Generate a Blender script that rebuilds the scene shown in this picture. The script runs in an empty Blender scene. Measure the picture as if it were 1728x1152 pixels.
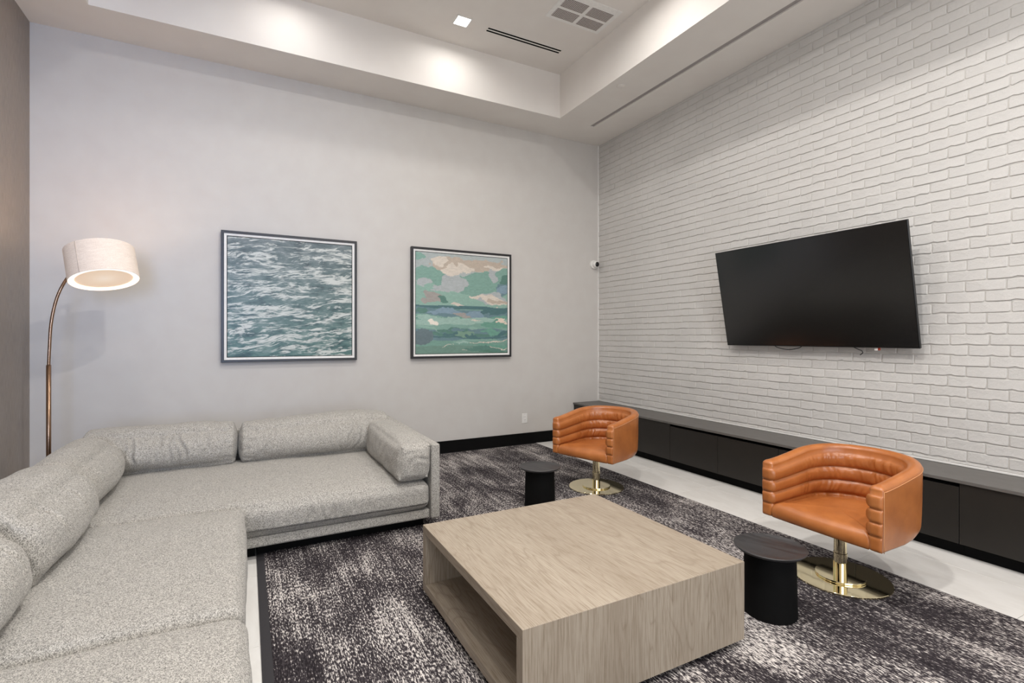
import bpy, bmesh, math, random
import numpy as np
from mathutils import Vector, Matrix, noise as mnoise

# ------------------------------------------------------------------ camera, light, exposure
SC = bpy.context.scene
COL = SC.collection
XR, YB, XL, HC, HT, YN = 4.107, 5.344, -1.526, 3.808, 4.305, -3.2      # room planes
TX0, TX1, TY0, TY1 = -1.055, 3.186, -2.0, 4.860                        # raised tray
cam_data = bpy.data.cameras.new('camera')
cam_data.sensor_width = 36.0
cam_data.lens = 850.57 / 1728 * 36
cam_data.shift_y = -7.86 / 1728
cam_data.clip_start = 0.02
cam = bpy.data.objects.new('camera', cam_data)
COL.objects.link(cam)
cam.location = (0, 0, 1.30)
cam.rotation_euler = (math.radians(90), 0, -math.radians(27.808))
SC.camera = cam
SC.view_settings.view_transform = 'Standard'
SC.view_settings.look = 'None'
SC.view_settings.gamma = 1.0
SC.view_settings.use_curve_mapping = False
SC.view_settings.exposure = 0.0
SC.cycles.use_denoising = True
SC.cycles.max_bounces = 10
SC.cycles.diffuse_bounces = 6
SC.cycles.sample_clamp_indirect = 6.0
SC.cycles.caustics_reflective = False
SC.cycles.caustics_refractive = False
world = bpy.data.worlds.new('world')
SC.world = world
world.use_nodes = True
world.node_tree.nodes['Background'].inputs[0].default_value = (0.80, 0.88, 1.0, 1)
world.node_tree.nodes['Background'].inputs[1].default_value = 1.2

def area_light(name, loc, rot, sx, sy, power, color, spread=math.pi):
    d = bpy.data.lights.new(name, 'AREA')
    d.shape = 'RECTANGLE'; d.size = sx; d.size_y = sy; d.energy = power; d.color = color; d.spread = spread
    o = bpy.data.objects.new(name, d); COL.objects.link(o)
    o.location = loc; o.rotation_euler = rot
    return o
DOWNLIGHTS = [(1.82, 4.465), (0.31, 4.465), (2.55, 3.05), (0.90, 3.05), (-0.60, 3.05), (2.55, 1.20), (0.90, 1.20), (-0.60, 1.20), (1.82, -0.7), (0.1, -0.7)]
DL_POWER = [4.4, 3.4, 12, 23, 11, 20, 62, 5, 54, 34]
for (dx, dy), pw in zip(DOWNLIGHTS, DL_POWER):
    area_light('downlight_beam', (dx, dy, HT - 0.022), (0, 0, 0), 0.12, 0.12, pw, (1.0, 0.965, 0.925), math.radians(170))
# daylight through the rear window, then an added blue fill lamp
area_light('window_daylight', (0.5, YN + 0.12, 1.75), (math.radians(90), 0, 0), 3.4, 2.4, 115, (0.86, 0.92, 1.0))
area_light('blue_wall_fill', (-0.7, YN + 0.14, 1.9), (math.radians(93), 0, math.radians(3)), 1.0, 2.0, 9, (0.30, 0.50, 1.0), math.radians(42))  # added narrow blue lamp, tints the left of the back wall

# ------------------------------------------------------------------ helpers
def lin(c):
    return tuple((v / 255 / 12.92) if v / 255 <= 0.04045 else ((v / 255 + 0.055) / 1.055) ** 2.4 for v in c) + (1.0,)

class NT:
    """small node-graph helper"""
    def __init__(self, name, rough=0.6, metal=0.0, spec=0.5):
        self.m = bpy.data.materials.new(name); self.m.use_nodes = True
        self.t = self.m.node_tree; self.t.nodes.clear()
        self.out = self.t.nodes.new('ShaderNodeOutputMaterial')
        self.b = self.t.nodes.new('ShaderNodeBsdfPrincipled')
        self.t.links.new(self.b.outputs[0], self.out.inputs[0])
        self.b.inputs['Roughness'].default_value = rough
        self.b.inputs['Metallic'].default_value = metal
        self.b.inputs['Specular IOR Level'].default_value = spec
    def n(self, kind, **kw):
        nd = self.t.nodes.new(kind)
        for k, v in kw.items():
            if k.startswith('_'):
                setattr(nd, k[1:], v)
            else:
                key = k.replace('_', ' ')
                inp = nd.inputs[key] if key in nd.inputs else nd.inputs[int(k[1:])]
                if isinstance(v, bpy.types.NodeSocket): self.t.links.new(v, inp)
                else: inp.default_value = v
        return nd
    def coord(self, kind='Object', scale=(1, 1, 1), rot=(0, 0, 0), loc=(0, 0, 0)):
        c = self.n('ShaderNodeTexCoord')
        m = self.n('ShaderNodeMapping', Scale=scale, Rotation=rot, Location=loc)
        self.t.links.new(c.outputs[kind], m.inputs['Vector'])
        return m.outputs[0]
    def noise(self, vec, scale, detail=2.0, rough=0.5, dist=0.0):
        return self.n('ShaderNodeTexNoise', Vector=vec, Scale=scale, Detail=detail, Roughness=rough, Distortion=dist).outputs['Fac']
    def ramp(self, fac, stops, interp='LINEAR'):
        r = self.t.nodes.new('ShaderNodeValToRGB'); r.color_ramp.interpolation = interp
        e = r.color_ramp.elements
        while len(e) < len(stops): e.new(0.5)
        for el, (p, c) in zip(e, stops):
            el.position = p; el.color = c if len(c) == 4 else tuple(c) + (1,)
        self.t.links.new(fac, r.inputs[0])
        return r.outputs[0]
    def math(self, op, a, b=0.0, clamp=False):
        nd = self.t.nodes.new('ShaderNodeMath'); nd.operation = op; nd.use_clamp = clamp
        for i, v in enumerate((a, b)):
            if isinstance(v, bpy.types.NodeSocket): self.t.links.new(v, nd.inputs[i])
            else: nd.inputs[i].default_value = v
        return nd.outputs[0]
    def mix(self, fac, a, b, blend='MIX'):
        nd = self.t.nodes.new('ShaderNodeMix'); nd.data_type = 'RGBA'; nd.blend_type = blend
        for i, v in ((0, fac), (6, a), (7, b)):
            if isinstance(v, bpy.types.NodeSocket): self.t.links.new(v, nd.inputs[i])
            else: nd.inputs[i].default_value = v
        return nd.outputs[2]
    def color(self, c):
        if isinstance(c, bpy.types.NodeSocket): self.t.links.new(c, self.b.inputs['Base Color'])
        else: self.b.inputs['Base Color'].default_value = c
    def bump(self, h, strength=0.3, dist=0.01):
        bp = self.n('ShaderNodeBump', Strength=strength, Distance=dist, Height=h)
        self.t.links.new(bp.outputs[0], self.b.inputs['Normal'])
    def rough(self, s):
        self.t.links.new(s, self.b.inputs['Roughness'])

def g(v): return (v, v, v, 1)

def mat_plain(name, c, rough=0.6, metal=0.0, spec=0.5, var=0.04, scale=30, bump=0.0):
    t = NT(name, rough, metal, spec); co = t.coord()
    n = t.noise(co, scale, 3)
    a = tuple(v * (1 - var) for v in c[:3]) + (1,); b = tuple(min(1, v * (1 + var)) for v in c[:3]) + (1,)
    t.color(t.ramp(n, [(0.3, a), (0.7, b)]))
    if bump: t.bump(n, bump, 0.002)
    return t.m

def M_wallpaint():
    t = NT('wall_paint', 0.62, 0, 0.35); co = t.coord()
    t.color(t.ramp(t.noise(co, 6, 2), [(0.3, lin((203, 199, 195))), (0.7, lin((206, 203, 199)))]))
    t.bump(t.noise(co, 260, 3), 0.10, 0.001); return t.m
def M_ceiling():
    t = NT('ceiling_paint', 0.8, 0, 0.2); co = t.coord()
    t.color(t.ramp(t.noise(co, 3, 2), [(0.3, lin((226, 221, 216))), (0.7, lin((230, 226, 221)))])); return t.m
def M_brick():
    t = NT('painted_brick', 0.5, 0, 0.4); co = t.coord()
    n1 = t.noise(co, 45, 5, 0.6)
    n2 = t.noise(t.coord(scale=(1, 1, 3)), 160, 3, 0.6)
    t.color(t.ramp(t.noise(co, 2.2, 3), [(0.3, lin((202, 200, 197))), (0.7, lin((210, 208, 205)))]))
    t.bump(t.math('ADD', t.math('MULTIPLY', n1, 1.0), t.math('MULTIPLY', n2, 0.35)), 0.55, 0.007); return t.m
def M_mortar():
    t = NT('painted_mortar', 0.6, 0, 0.3); co = t.coord()
    t.color(t.ramp(t.noise(co, 9, 3), [(0.3, lin((198, 195, 191))), (0.7, lin((207, 205, 201)))]))
    t.bump(t.noise(co, 70, 5, 0.6), 0.5, 0.006); return t.m
def M_tile():
    t = NT('floor_tile', 0.34, 0, 0.5); co = t.coord('Object', (1, 0.35, 1))
    n = t.noise(co, 5, 5, 0.62, 1.5)
    t.color(t.ramp(n, [(0.3, lin((222, 219, 214))), (0.6, lin((233, 231, 227))), (0.75, lin((228, 225, 220)))]))
    return t.m
def M_wallcover():
    t = NT('textured_wallcovering', 0.55, 0, 0.4)
    n1 = t.noise(t.coord(scale=(1, 90, 3)), 4, 4, 0.6)
    n2 = t.noise(t.coord(scale=(1, 5.0, 0.9)), 1.3, 4)
    n3 = t.noise(t.coord(scale=(1, 60, 60)), 8, 2)
    c = t.ramp(n1, [(0.3, lin((126, 119, 114))), (0.7, lin((168, 159, 152)))])
    c = t.mix(t.ramp(n2, [(0.35, g(0)), (0.7, g(0.4))]), c, lin((160, 146, 134)))
    c = t.mix(t.math('MULTIPLY', n3, 0.25), c, lin((104, 98, 96)))
    t.color(c); t.bump(n1, 0.25, 0.002); return t.m
def M_fabric():
    t = NT('tweed_fabric', 0.92, 0, 0.15); co = t.coord()
    n1 = t.noise(co, 330, 2, 0.6)
    n2 = t.noise(co, 150, 3, 0.7)
    v = t.n('ShaderNodeTexVoronoi', Vector=co, Scale=420.0).outputs['Color']
    bw = t.n('ShaderNodeRGBToBW', Color=v).outputs[0]
    f = t.math('ADD', t.math('MULTIPLY', n1, 0.55), t.math('ADD', t.math('MULTIPLY', n2, 0.35), t.math('MULTIPLY', bw, 0.25)))
    c = t.ramp(f, [(0.42, lin((94, 92, 88))), (0.55, lin((152, 149, 143))), (0.68, lin((202, 198, 191)))])
    t.color(c)
    t.bump(f, 0.55, 0.003)
    t.b.inputs['Sheen Weight'].default_value = 0.15
    return t.m
def M_oak(axis, name):
    """pale limed oak, grain along axis"""
    sc = {'y': (9.0, 0.9, 9.0), 'z': (9.0, 9.0, 0.9), 'x': (0.9, 9.0, 9.0)}[axis]
    fs = {'y': (340, 9, 340), 'z': (340, 340, 9), 'x': (9, 260, 260)}[axis]
    ws = {'y': (1, 0.11, 1), 'z': (1, 1, 0.11), 'x': (0.11, 1, 1)}[axis]
    t = NT(name, 0.45, 0, 0.35)
    base = t.coord(scale=ws)
    warp = t.noise(base, 3.2, 3, 0.55, 0.6)
    rings = t.math('FRACT', t.math('MULTIPLY', warp, 30.0))
    rings = t.math('ABSOLUTE', t.math('SUBTRACT', rings, 0.5))
    fine = t.noise(t.coord(scale=fs), 1.0, 3, 0.6)
    broad = t.noise(t.coord(scale=sc), 0.45, 3)
    c = t.ramp(broad, [(0.3, lin((160, 147, 131))), (0.7, lin((176, 164, 148)))])
    c = t.mix(t.ramp(rings, [(0.0, g(0.40)), (0.07, g(0.14)), (0.20, g(0.0))]), c, lin((122, 106, 88)))
    c = t.mix(t.ramp(fine, [(0.36, g(0.70)), (0.47, g(0.22)), (0.56, g(0.0))]), c, lin((128, 113, 94)))
    t.color(c); t.bump(fine, 0.12, 0.001); return t.m
def M_leather():
    t = NT('cognac_leather', 0.34, 0, 0.6); co = t.coord()
    n = t.noise(co, 7, 4, 0.6)
    c = t.ramp(n, [(0.25, lin((158, 92, 46))), (0.55, lin((178, 108, 56))), (0.8, lin((192, 122, 68)))])
    t.color(c)
    t.bump(t.noise(co, 40, 1, 0.4), 0.04, 0.003)
    t.rough(t.ramp(t.noise(co, 25, 3), [(0.3, g(0.30)), (0.7, g(0.36))]))
    return t.m
def M_rug():
    t = NT('distressed_rug_pile', 0.95, 0, 0.1)
    # woven flecks drawn out along the length of the rug
    fleck = t.noise(t.coord(scale=(175, 46, 1)), 1.0, 2, 0.65)
    rows = t.noise(t.coord(scale=(110, 2.6, 1), loc=(3, 7, 0)), 1.0, 3, 0.55)
    patch = t.noise(t.coord(scale=(3.0, 1.7, 1), loc=(1.3, 4.2, 0)), 1.0, 6, 0.62, 0.6)
    streak = t.noise(t.coord(scale=(24, 1.6, 1)), 1.0, 3, 0.6)
    s = t.math('ADD', t.math('MULTIPLY', fleck, 1.9), t.math('ADD', t.math('MULTIPLY', patch, 1.0), t.math('ADD', t.math('MULTIPLY', rows, 0.75), t.math('MULTIPLY', streak, 0.30))))
    c = t.ramp(t.math('MULTIPLY', s, 0.27), [(0.46, lin((38, 34, 37))), (0.556, lin((72, 67, 70))), (0.575, lin((164, 158, 155))), (0.63, lin((216, 210, 205)))])
    t.color(c)
    t.bump(t.math('ADD', fleck, rows), 0.5, 0.004); return t.m
def M_emit(name, col, strength, rough=0.5):
    t = NT(name, rough); t.color(col)
    t.b.inputs['Emission Color'].default_value = col; t.b.inputs['Emission Strength'].default_value = strength
    return t.m
def M_linen():
    t = NT('lit_linen_shade', 0.85, 0, 0.1)
    n = t.noise(t.coord(scale=(1, 1, 1)), 180, 2); n2 = t.noise(t.coord(scale=(20, 20, 260)), 1.0, 2)
    c = t.ramp(t.math('MULTIPLY', t.math('ADD', n, n2), 0.5), [(0.35, lin((214, 198, 184))), (0.65, lin((232, 218, 205)))])
    t.color(c); t.t.links.new(c, t.b.inputs['Emission Color']); t.b.inputs['Emission Strength'].default_value = 0.19
    return t.m
def M_diffuser():
    t = NT('lamp_diffuser', 0.6)
    co = t.coord(scale=(5.2, 5.2, 0))
    gr = t.n('ShaderNodeTexGradient', Vector=co, _gradient_type='SPHERICAL').outputs['Fac']
    c = t.ramp(gr, [(0.0, lin((222, 190, 160))), (0.6, lin((240, 214, 186))), (1.0, lin((252, 236, 214)))])
    t.color(lin((225, 205, 185))); t.t.links.new(c, t.b.inputs['Emission Color']); t.b.inputs['Emission Strength'].default_value = 0.62
    return t.m
def M_stonetop():
    t = NT('charcoal_worktop', 0.42, 0, 0.5)
    n = t.noise(t.coord(scale=(3, 1, 1)), 9, 4)
    t.color(t.ramp(n, [(0.3, lin((90, 87, 84))), (0.7, lin((100, 97, 94)))])); return t.m
def M_blackwood():
    t = NT('black_stained_wood', 0.42, 0, 0.4)
    n = t.noise(t.coord(scale=(22, 2.0, 3)), 1.5, 5, 0.65, 0.8)
    t.color(t.ramp(n, [(0.3, lin((40, 39, 40))), (0.6, lin((58, 57, 58))), (0.8, lin((84, 82, 83)))]))
    t.rough(t.ramp(n, [(0.3, g(0.34)), (0.7, g(0.55))])); t.bump(n, 0.1, 0.001); return t.m
def M_waves():
    t = NT('printed_sea_photograph', 0.35, 0, 0.3)
    base = t.coord('Object', (1, 1, 1))
    w1 = t.n('ShaderNodeTexNoise', Vector=t.coord('Object', (2.2, 1, 5.0)), Scale=1.0, Detail=3.0).outputs['Color']
    warped = t.n('ShaderNodeVectorMath', _operation='MULTIPLY_ADD').outputs[0]
    vm = warped.node
    t.t.links.new(w1, vm.inputs[0]); vm.inputs[1].default_value = (0.28, 0, 0.16)
    # tilt the swell lines a little: z' = z - 0.12 x
    rot = t.n('ShaderNodeMapping', Rotation=(0, math.radians(7), 0)); t.t.links.new(base, rot.inputs[0])
    t.t.links.new(rot.outputs[0], vm.inputs[2])
    def ridged(sx, sz, loc, k):
        mp = t.n('ShaderNodeMapping', Scale=(sx, 1, sz), Location=loc); t.t.links.new(warped, mp.inputs[0])
        n = t.noise(mp.outputs[0], 1.0, 5, 0.62)
        a = t.math('ABSOLUTE', t.math('SUBTRACT', n, 0.5))
        return t.math('SUBTRACT', 1.0, t.math('MULTIPLY', a, k), True)
    r1 = ridged(1.5, 9.0, (0, 0, 3), 20)
    r2 = ridged(3.4, 24.0, (4, 0, 1), 15)
    r3 = ridged(9.0, 70.0, (2, 0, 8), 9)
    msk = t.ramp(t.noise(t.coord('Object', (1.2, 1, 7.0), (0, 0.12, 0), (5, 0, 2)), 2.0, 4, 0.6), [(0.40, g(0.35)), (0.56, g(1))])
    foam = t.math('MULTIPLY', t.math('ADD', t.math('MULTIPLY', r1, 0.75), t.math('ADD', t.math('MULTIPLY', r2, 0.5), t.math('MULTIPLY', r3, 0.42))), msk)
    fm = t.ramp(foam, [(0.40, g(0)), (0.62, g(0.5)), (0.95, g(0.95))])
    sea = t.noise(t.coord('Object', (4, 1, 9)), 1.5, 6, 0.65)
    grad = t.n('ShaderNodeSeparateXYZ', Vector=base).outputs['Z']
    top = t.ramp(sea, [(0.30, lin((70, 82, 87))), (0.5, lin((106, 118, 121))), (0.7, lin((132, 140, 142)))])
    bot = t.ramp(sea, [(0.30, lin((42, 70, 74))), (0.5, lin((82, 116, 113))), (0.7, lin((116, 142, 137)))])
    c = t.mix(t.math('ADD', t.math('MULTIPLY', grad, 0.9), 0.5, True), bot, top)
    c = t.mix(fm, c, lin((206, 210, 206)))
    t.color(c); return t.m
def M_attr(name, rough=0.4):
    t = NT(name, rough, 0, 0.3)
    a = t.n('ShaderNodeAttribute', _attribute_name='paint')
    w = t.noise(t.coord('Object'), 90, 3)
    c = t.mix(t.ramp(w, [(0.35, g(0.12)), (0.65, g(0))]), a.outputs['Color'], lin((90, 110, 105)))
    t.color(c); return t.m
def M_grille():
    t = NT('perforated_metal', 0.5, 0, 0.3)
    c = t.n('ShaderNodeTexChecker', Vector=t.coord('Object', (1, 1, 1), (0, 0, math.radians(45))), Scale=92.0, Color1=lin((212, 206, 202)), Color2=lin((70, 62, 62)))
    t.color(c.outputs[0]); return t.m
def M_screen():
    t = NT('display_glass', 0.2, 0, 0.95); t.color(lin((3, 3, 3))); return t.m
def M_glass():
    t = NT('window_glass', 0.02, 0, 0.5); t.color((1, 1, 1, 1)); t.b.inputs['Transmission Weight'].default_value = 1.0
    t.b.inputs['IOR'].default_value = 1.05
    return t.m

M = dict(
    wall=M_wallpaint(), ceil=M_ceiling(), brick=M_brick(), mortar=M_mortar(), tile=M_tile(), cover=M_wallcover(),
    grout=mat_plain('floor_grout', lin((196, 193, 188)), 0.8), fabric=M_fabric(), oak_y=M_oak('y', 'pale_oak_lengthwise'),
    oak_z=M_oak('z', 'pale_oak_upright'), leather=M_leather(), rug=M_rug(),
    rugedge=mat_plain('rug_binding', lin((46, 44, 47)), 0.85, bump=0.4, scale=400),
    brass=mat_plain('polished_brass', lin((248, 236, 196)), 0.05, 1.0, var=0.02, scale=4),
    bronze=mat_plain('brushed_bronze', lin((150, 122, 100)), 0.28, 1.0, var=0.03),
    black=mat_plain('black_lacquer', lin((22, 21, 21)), 0.5, 0, 0.35),
    matblack=mat_plain('matt_black', lin((8, 8, 8)), 0.8, 0, 0.15),
    door=mat_plain('black_laminate', lin((37, 34, 31)), 0.42, 0, 0.35, var=0.05, scale=14),
    top=M_stonetop(), blackwood=M_blackwood(), shadowgap=mat_plain('shadow_gap', lin((6, 6, 6)), 0.9, 0, 0.1),
    white=mat_plain('white_plastic', lin((232, 231, 228)), 0.4), liner=mat_plain('white_liner', lin((235, 234, 232)), 0.6),
    frame=mat_plain('dark_frame_wood', lin((34, 33, 36)), 0.38, 0, 0.5), waves=M_waves(), paint=M_attr('printed_cloudscape'),
    lens=M_emit('downlight_lens', (1, 0.98, 0.95, 1), 9.0), slotgrey=mat_plain('slot_lens_grey', lin((158, 152, 150)), 0.5),
    grille=M_grille(), screen=M_screen(), bezel=mat_plain('tv_bezel', lin((16, 16, 17)), 0.35), linen=M_linen(), diff=M_diffuser(),
    ring=M_emit('shade_rim_white', lin((255, 252, 246)), 0.85), seam=mat_plain('shade_seam', lin((196, 180, 168)), 0.8),
    glassblack=mat_plain('camera_lens_black', lin((8, 8, 9)), 0.08), red=mat_plain('red_led_glint', lin((170, 60, 40)), 0.4),
    brown=mat_plain('thread_pale', lin((208, 150, 104)), 0.6), glass=M_glass(), under=mat_plain('seat_underside', lin((52, 36, 28)), 0.8),
)

def finish(name, me, mat, parent=None, smooth=False, loc=None, rot=None):
    if mat is not None and len(me.materials) == 0: me.materials.append(mat)
    if smooth:
        for p in me.polygons: p.use_smooth = True
    o = bpy.data.objects.new(name, me); COL.objects.link(o)
    if parent is not None: o.parent = parent
    if loc is not None: o.location = loc
    if rot is not None: o.rotation_euler = rot
    return o

def mesh_from(name, verts, faces):
    me = bpy.data.meshes.new(name); me.from_pydata([tuple(v) for v in verts], [], faces); me.update(); return me

def box_bm(bm, x0, x1, y0, y1, z0, z1):
    vs = [bm.verts.new(p) for p in ((x0, y0, z0), (x1, y0, z0), (x1, y1, z0), (x0, y1, z0), (x0, y0, z1), (x1, y0, z1), (x1, y1, z1), (x0, y1, z1))]
    for f in ((0, 3, 2, 1), (4, 5, 6, 7), (0, 1, 5, 4), (1, 2, 6, 5), (2, 3, 7, 6), (3, 0, 4, 7)):
        bm.faces.new([vs[i] for i in f])

def boxes(name, bs, mat, parent=None, bevel=0.0, seg=2, loc=None, rot=None):
    bm = bmesh.new()
    for b in bs: box_bm(bm, *b)
    if bevel:
        bmesh.ops.bevel(bm, geom=list(bm.edges), offset=bevel, segments=seg, affect='EDGES', profile=0.5)
    me = bpy.data.meshes.new(name); bm.to_mesh(me); bm.free()
    return finish(name, me, mat, parent, False, loc, rot)

def lathe(name, prof, mat, parent=None, seg=64, loc=None, rot=None, smooth=True, sx=1, sy=1):
    vs, fs = [], []
    n = len(prof)
    for i in range(seg):
        a = 2 * math.pi * i / seg
        for r, z in prof: vs.append((r * math.cos(a) * sx, r * math.sin(a) * sy, z))
    for i in range(seg):
        j = (i + 1) % seg
        for k in range(n - 1):
            fs.append((i * n + k, j * n + k, j * n + k + 1, i * n + k + 1))
    me = mesh_from(name, vs, fs)
    bm = bmesh.new(); bm.from_mesh(me); bmesh.ops.remove_doubles(bm, verts=bm.verts, dist=1e-6)
    bmesh.ops.recalc_face_normals(bm, faces=bm.faces); bm.to_mesh(me); bm.free()
    o = finish(name, me, mat, parent, smooth, loc, rot)
    if smooth: me.set_sharp_from_angle(angle=math.radians(35))
    return o

def tube(name, pts, r, mat, parent=None, seg=12, r2=None):
    pts = [Vector(p) for p in pts]; vs, fs = [], []
    n = len(pts); up = Vector((0, 0, 1))
    prev = None
    for i, p in enumerate(pts):
        d = (pts[min(i + 1, n - 1)] - pts[max(i - 1, 0)]).normalized()
        if prev is None:
            a = d.cross(up) if abs(d.dot(up)) < 0.95 else d.cross(Vector((1, 0, 0)))
        else:
            a = prev - d * prev.dot(d)
        a.normalize(); prev = a; b = d.cross(a)
        rr = r if r2 is None else r + (r2 - r) * i / (n - 1)
        for k in range(seg):
            t = 2 * math.pi * k / seg; vs.append(p + a * math.cos(t) * rr + b * math.sin(t) * rr)
    for i in range(n - 1):
        for k in range(seg):
            fs.append((i * seg + k, i * seg + (k + 1) % seg, (i + 1) * seg + (k + 1) % seg, (i + 1) * seg + k))
    fs.append(tuple(range(seg))[::-1]); fs.append(tuple((n - 1) * seg + k for k in range(seg)))
    return finish(name, mesh_from(name, vs, fs), mat, parent, True)

def thing(name, label, cat, loc=(0, 0, 0), rotz=0, group=None):
    o = bpy.data.objects.new(name, None); COL.objects.link(o)
    o.empty_display_size = 0.1
    o.location = loc; o.rotation_euler = (0, 0, rotz); o['label'] = label; o['category'] = cat
    if group: o['group'] = group
    return o
def tag(o, label, cat, group=None):
    o['label'] = label; o['category'] = cat
    if group: o['group'] = group
    return o
def struct(o):
    o['kind'] = 'structure'; return o
def dup(root, loc, rotz, label):
    r = root.copy(); COL.objects.link(r); r.location = loc; r.rotation_euler = (0, 0, rotz); r['label'] = label
    for ch in list(root.children):
        c = ch.copy(); COL.objects.link(c); c.parent = r
        for gch in ch.children:
            d = gch.copy(); COL.objects.link(d); d.parent = c
    return r

# ------------------------------------------------------------------ room shell
wb = struct(boxes('wall_back', [(XL - 0.15, XR + 0.25, YB, YB + 0.15, 0, HT + 0.2)], M['wall']))
wl = struct(boxes('wall_left', [(XL - 0.15, XL, YN, YB, 0, HC + 0.02)], M['cover']))
wr = struct(boxes('wall_right', [(XR, XR + 0.25, YN, YB, 0, HC + 0.02)], M['mortar']))
# rear wall with a wide window the daylight comes through (behind the viewer)
rear = struct(boxes('wall_rear', [(XL - 0.15, -2.2 + 0.9, YN - 0.2, YN, 0, HC + 0.02), (2.3, XR + 0.25, YN - 0.2, YN, 0, HC + 0.02),
                            (-1.3, 2.3, YN - 0.2, YN, 0, 0.4), (-1.3, 2.3, YN - 0.2, YN, 3.1, HC + 0.02)], M['wall']))
win = struct(boxes('window_1', [(-1.3, 2.3, YN - 0.14, YN - 0.06, 0.4, 0.46), (-1.3, 2.3, YN - 0.14, YN - 0.06, 3.04, 3.1), (-1.3, -1.24, YN - 0.14, YN - 0.06, 0.46, 3.04),
                            (2.24, 2.3, YN - 0.14, YN - 0.06, 0.46, 3.04), (-0.12, -0.06, YN - 0.14, YN - 0.06, 0.46, 3.04), (1.06, 1.12, YN - 0.14, YN - 0.06, 0.46, 3.04)], M['black']))
for x0 in (-1.24, -0.06, 1.12):
    boxes('pane', [(x0, x0 + 1.12, YN - 0.11, YN - 0.10, 0.46, 3.04)], M['glass'], win)

# floor: grout bed and individual tiles
fl = struct(boxes('floor', [(XL - 0.15, XR + 0.25, YN - 0.2, YB + 0.15, -0.12, -0.010)], M['grout']))
TW, TD = 1.40, 0.70
tile_meshes = {}
rt = random.Random(3)
i0 = math.floor((XL - 3.55) / TW); j0 = math.floor((YN - 0.97) / TD)
for i in range(i0, math.ceil((XR - 3.55) / TW)):
    for j in range(j0, math.ceil((YB - 0.97) / TD)):
        x0, x1 = max(XL, 3.55 + i * TW), min(XR, 3.55 + (i + 1) * TW)
        y0, y1 = max(YN, 0.97 + j * TD), min(YB, 0.97 + (j + 1) * TD)
        if x1 - x0 < 0.02 or y1 - y0 < 0.02: continue
        key = (round(x1 - x0, 3), round(y1 - y0, 3))
        if key not in tile_meshes:
            w, d = (x1 - x0) / 2 - 0.0011, (y1 - y0) / 2 - 0.0011
            bm = bmesh.new(); box_bm(bm, -w, w, -d, d, -0.010, 0.0)
            bmesh.ops.bevel(bm, geom=[e for e in bm.edges if all(v.co.z > -0.001 for v in e.verts)], offset=0.0008, segments=1, affect='EDGES')
            me = bpy.data.meshes.new('tile'); bm.to_mesh(me); bm.free(); me.materials.append(M['tile']); tile_meshes[key] = me
        o = bpy.data.objects.new('tile', tile_meshes[key]); COL.objects.link(o); o.parent = fl
        o.location = ((x0 + x1) / 2, (y0 + y1) / 2, 0)

# ceiling: lowered border with the slot cut into it, raised tray
SX0, SX1, SY1 = 3.622, 3.678, 4.885
c = struct(boxes('ceiling', [
    (XL - 0.15, TX0, YN - 0.2, YB, HC, HT), (TX1, SX0, YN - 0.2, YB, HC, HT), (SX1, XR + 0.25, YN - 0.2, YB, HC, HT), (SX0, SX1, SY1, YB, HC, HT),
    (TX0, TX1, TY1, YB, HC, HT), (TX0, TX1, YN - 0.2, TY0, HC, HT), (XL - 0.15, XR + 0.25, YN - 0.2, YB, HT, HT + 0.12)], M['ceil']))

struct(boxes('baseboard_back', [(XL, 3.72, YB - 0.016, YB, 0.0, 0.134)], M['matblack'], bevel=0.002, seg=1))
struct(boxes('baseboard_left', [(XL, XL + 0.016, YN, YB - 0.018, 0.0, 0.134)], M['matblack'], bevel=0.002, seg=1))

# ------------------------------------------------------------------ painted brick wall, brick by brick
CS = 0.0684            # course height
LEN = 0.2005           # module length
Z0 = 0.4945            # first bed joint above the cabinet
rb = random.Random(11)
def brick_mesh(seed, w, h):
    r = random.Random(seed)
    # outline: bottom edge carries the chips
    hw, hh = w / 2, h / 2
    pts = []
    us = [-hw, -hw + 0.005, -hw + 0.055, -hw + 0.075, 0.01, hw - 0.05, hw - 0.005, hw]
    for k, u in enumerate(us):
        end = k in (0, len(us) - 1)
        chip = (not end) and 1 < k < len(us) - 2 and r.random() < 0.24
        pts.append((u + (0 if end else r.uniform(-.003, .003)), -hh + (0.0045 if end else r.uniform(.004, .009) if chip else r.uniform(-.0012, .0010))))
    for k, u in enumerate([hw, hw - 0.005, 0.0, -hw + 0.005, -hw]):
        end = k in (0, 4)
        pts.append((u, hh + r.uniform(-.0010, .0008) - (0.0035 if end else 0)))
    n = len(pts)
    base = 0.0034 + r.uniform(-0.0008, 0.0012)
    tb = r.uniform(0.001, 0.0042)      # bottom edge stands a little proud of the top edge
    vs = []
    for (a, b) in pts: vs.append((0.0, a, b))
    for (a, b) in pts: vs.append((-(base * 0.65 + tb * (0.5 - b / h)), a * (1 - 0.0015 / hw), b * (1 - 0.0010 / hh)))
    for (a, b) in pts: vs.append((-(base + tb * (0.5 - b / h) + r.uniform(-.0004, .0004)), a * (1 - 0.0035 / hw), b * (1 - 0.0028 / hh)))
    vs.append((-(base + tb * 0.5 + r.uniform(-.0006, .0006)), r.uniform(-.03, .03), 0))
    fs = []
    for ring in (0, n):
        for k in range(n):
            j = (k + 1) % n; fs.append((ring + k, ring + n + k, ring + n + j, ring + j))
    for k in range(n): fs.append((2 * n + k, 3 * n, 2 * n + (k + 1) % n))
    return vs, fs
GAP = 0.0058
NV = 24
variants = [brick_mesh(100 + k, LEN - GAP, CS - 0.0055) for k in range(NV)]
vmesh = []
for vs, fs in variants:
    me = mesh_from('brick', vs, fs); me.materials.append(M['brick'])
    vmesh.append(me)
half = {}
cc, ss = math.cos(math.radians(27.808)), math.sin(math.radians(27.808))
full_list, odd = [], []
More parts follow.
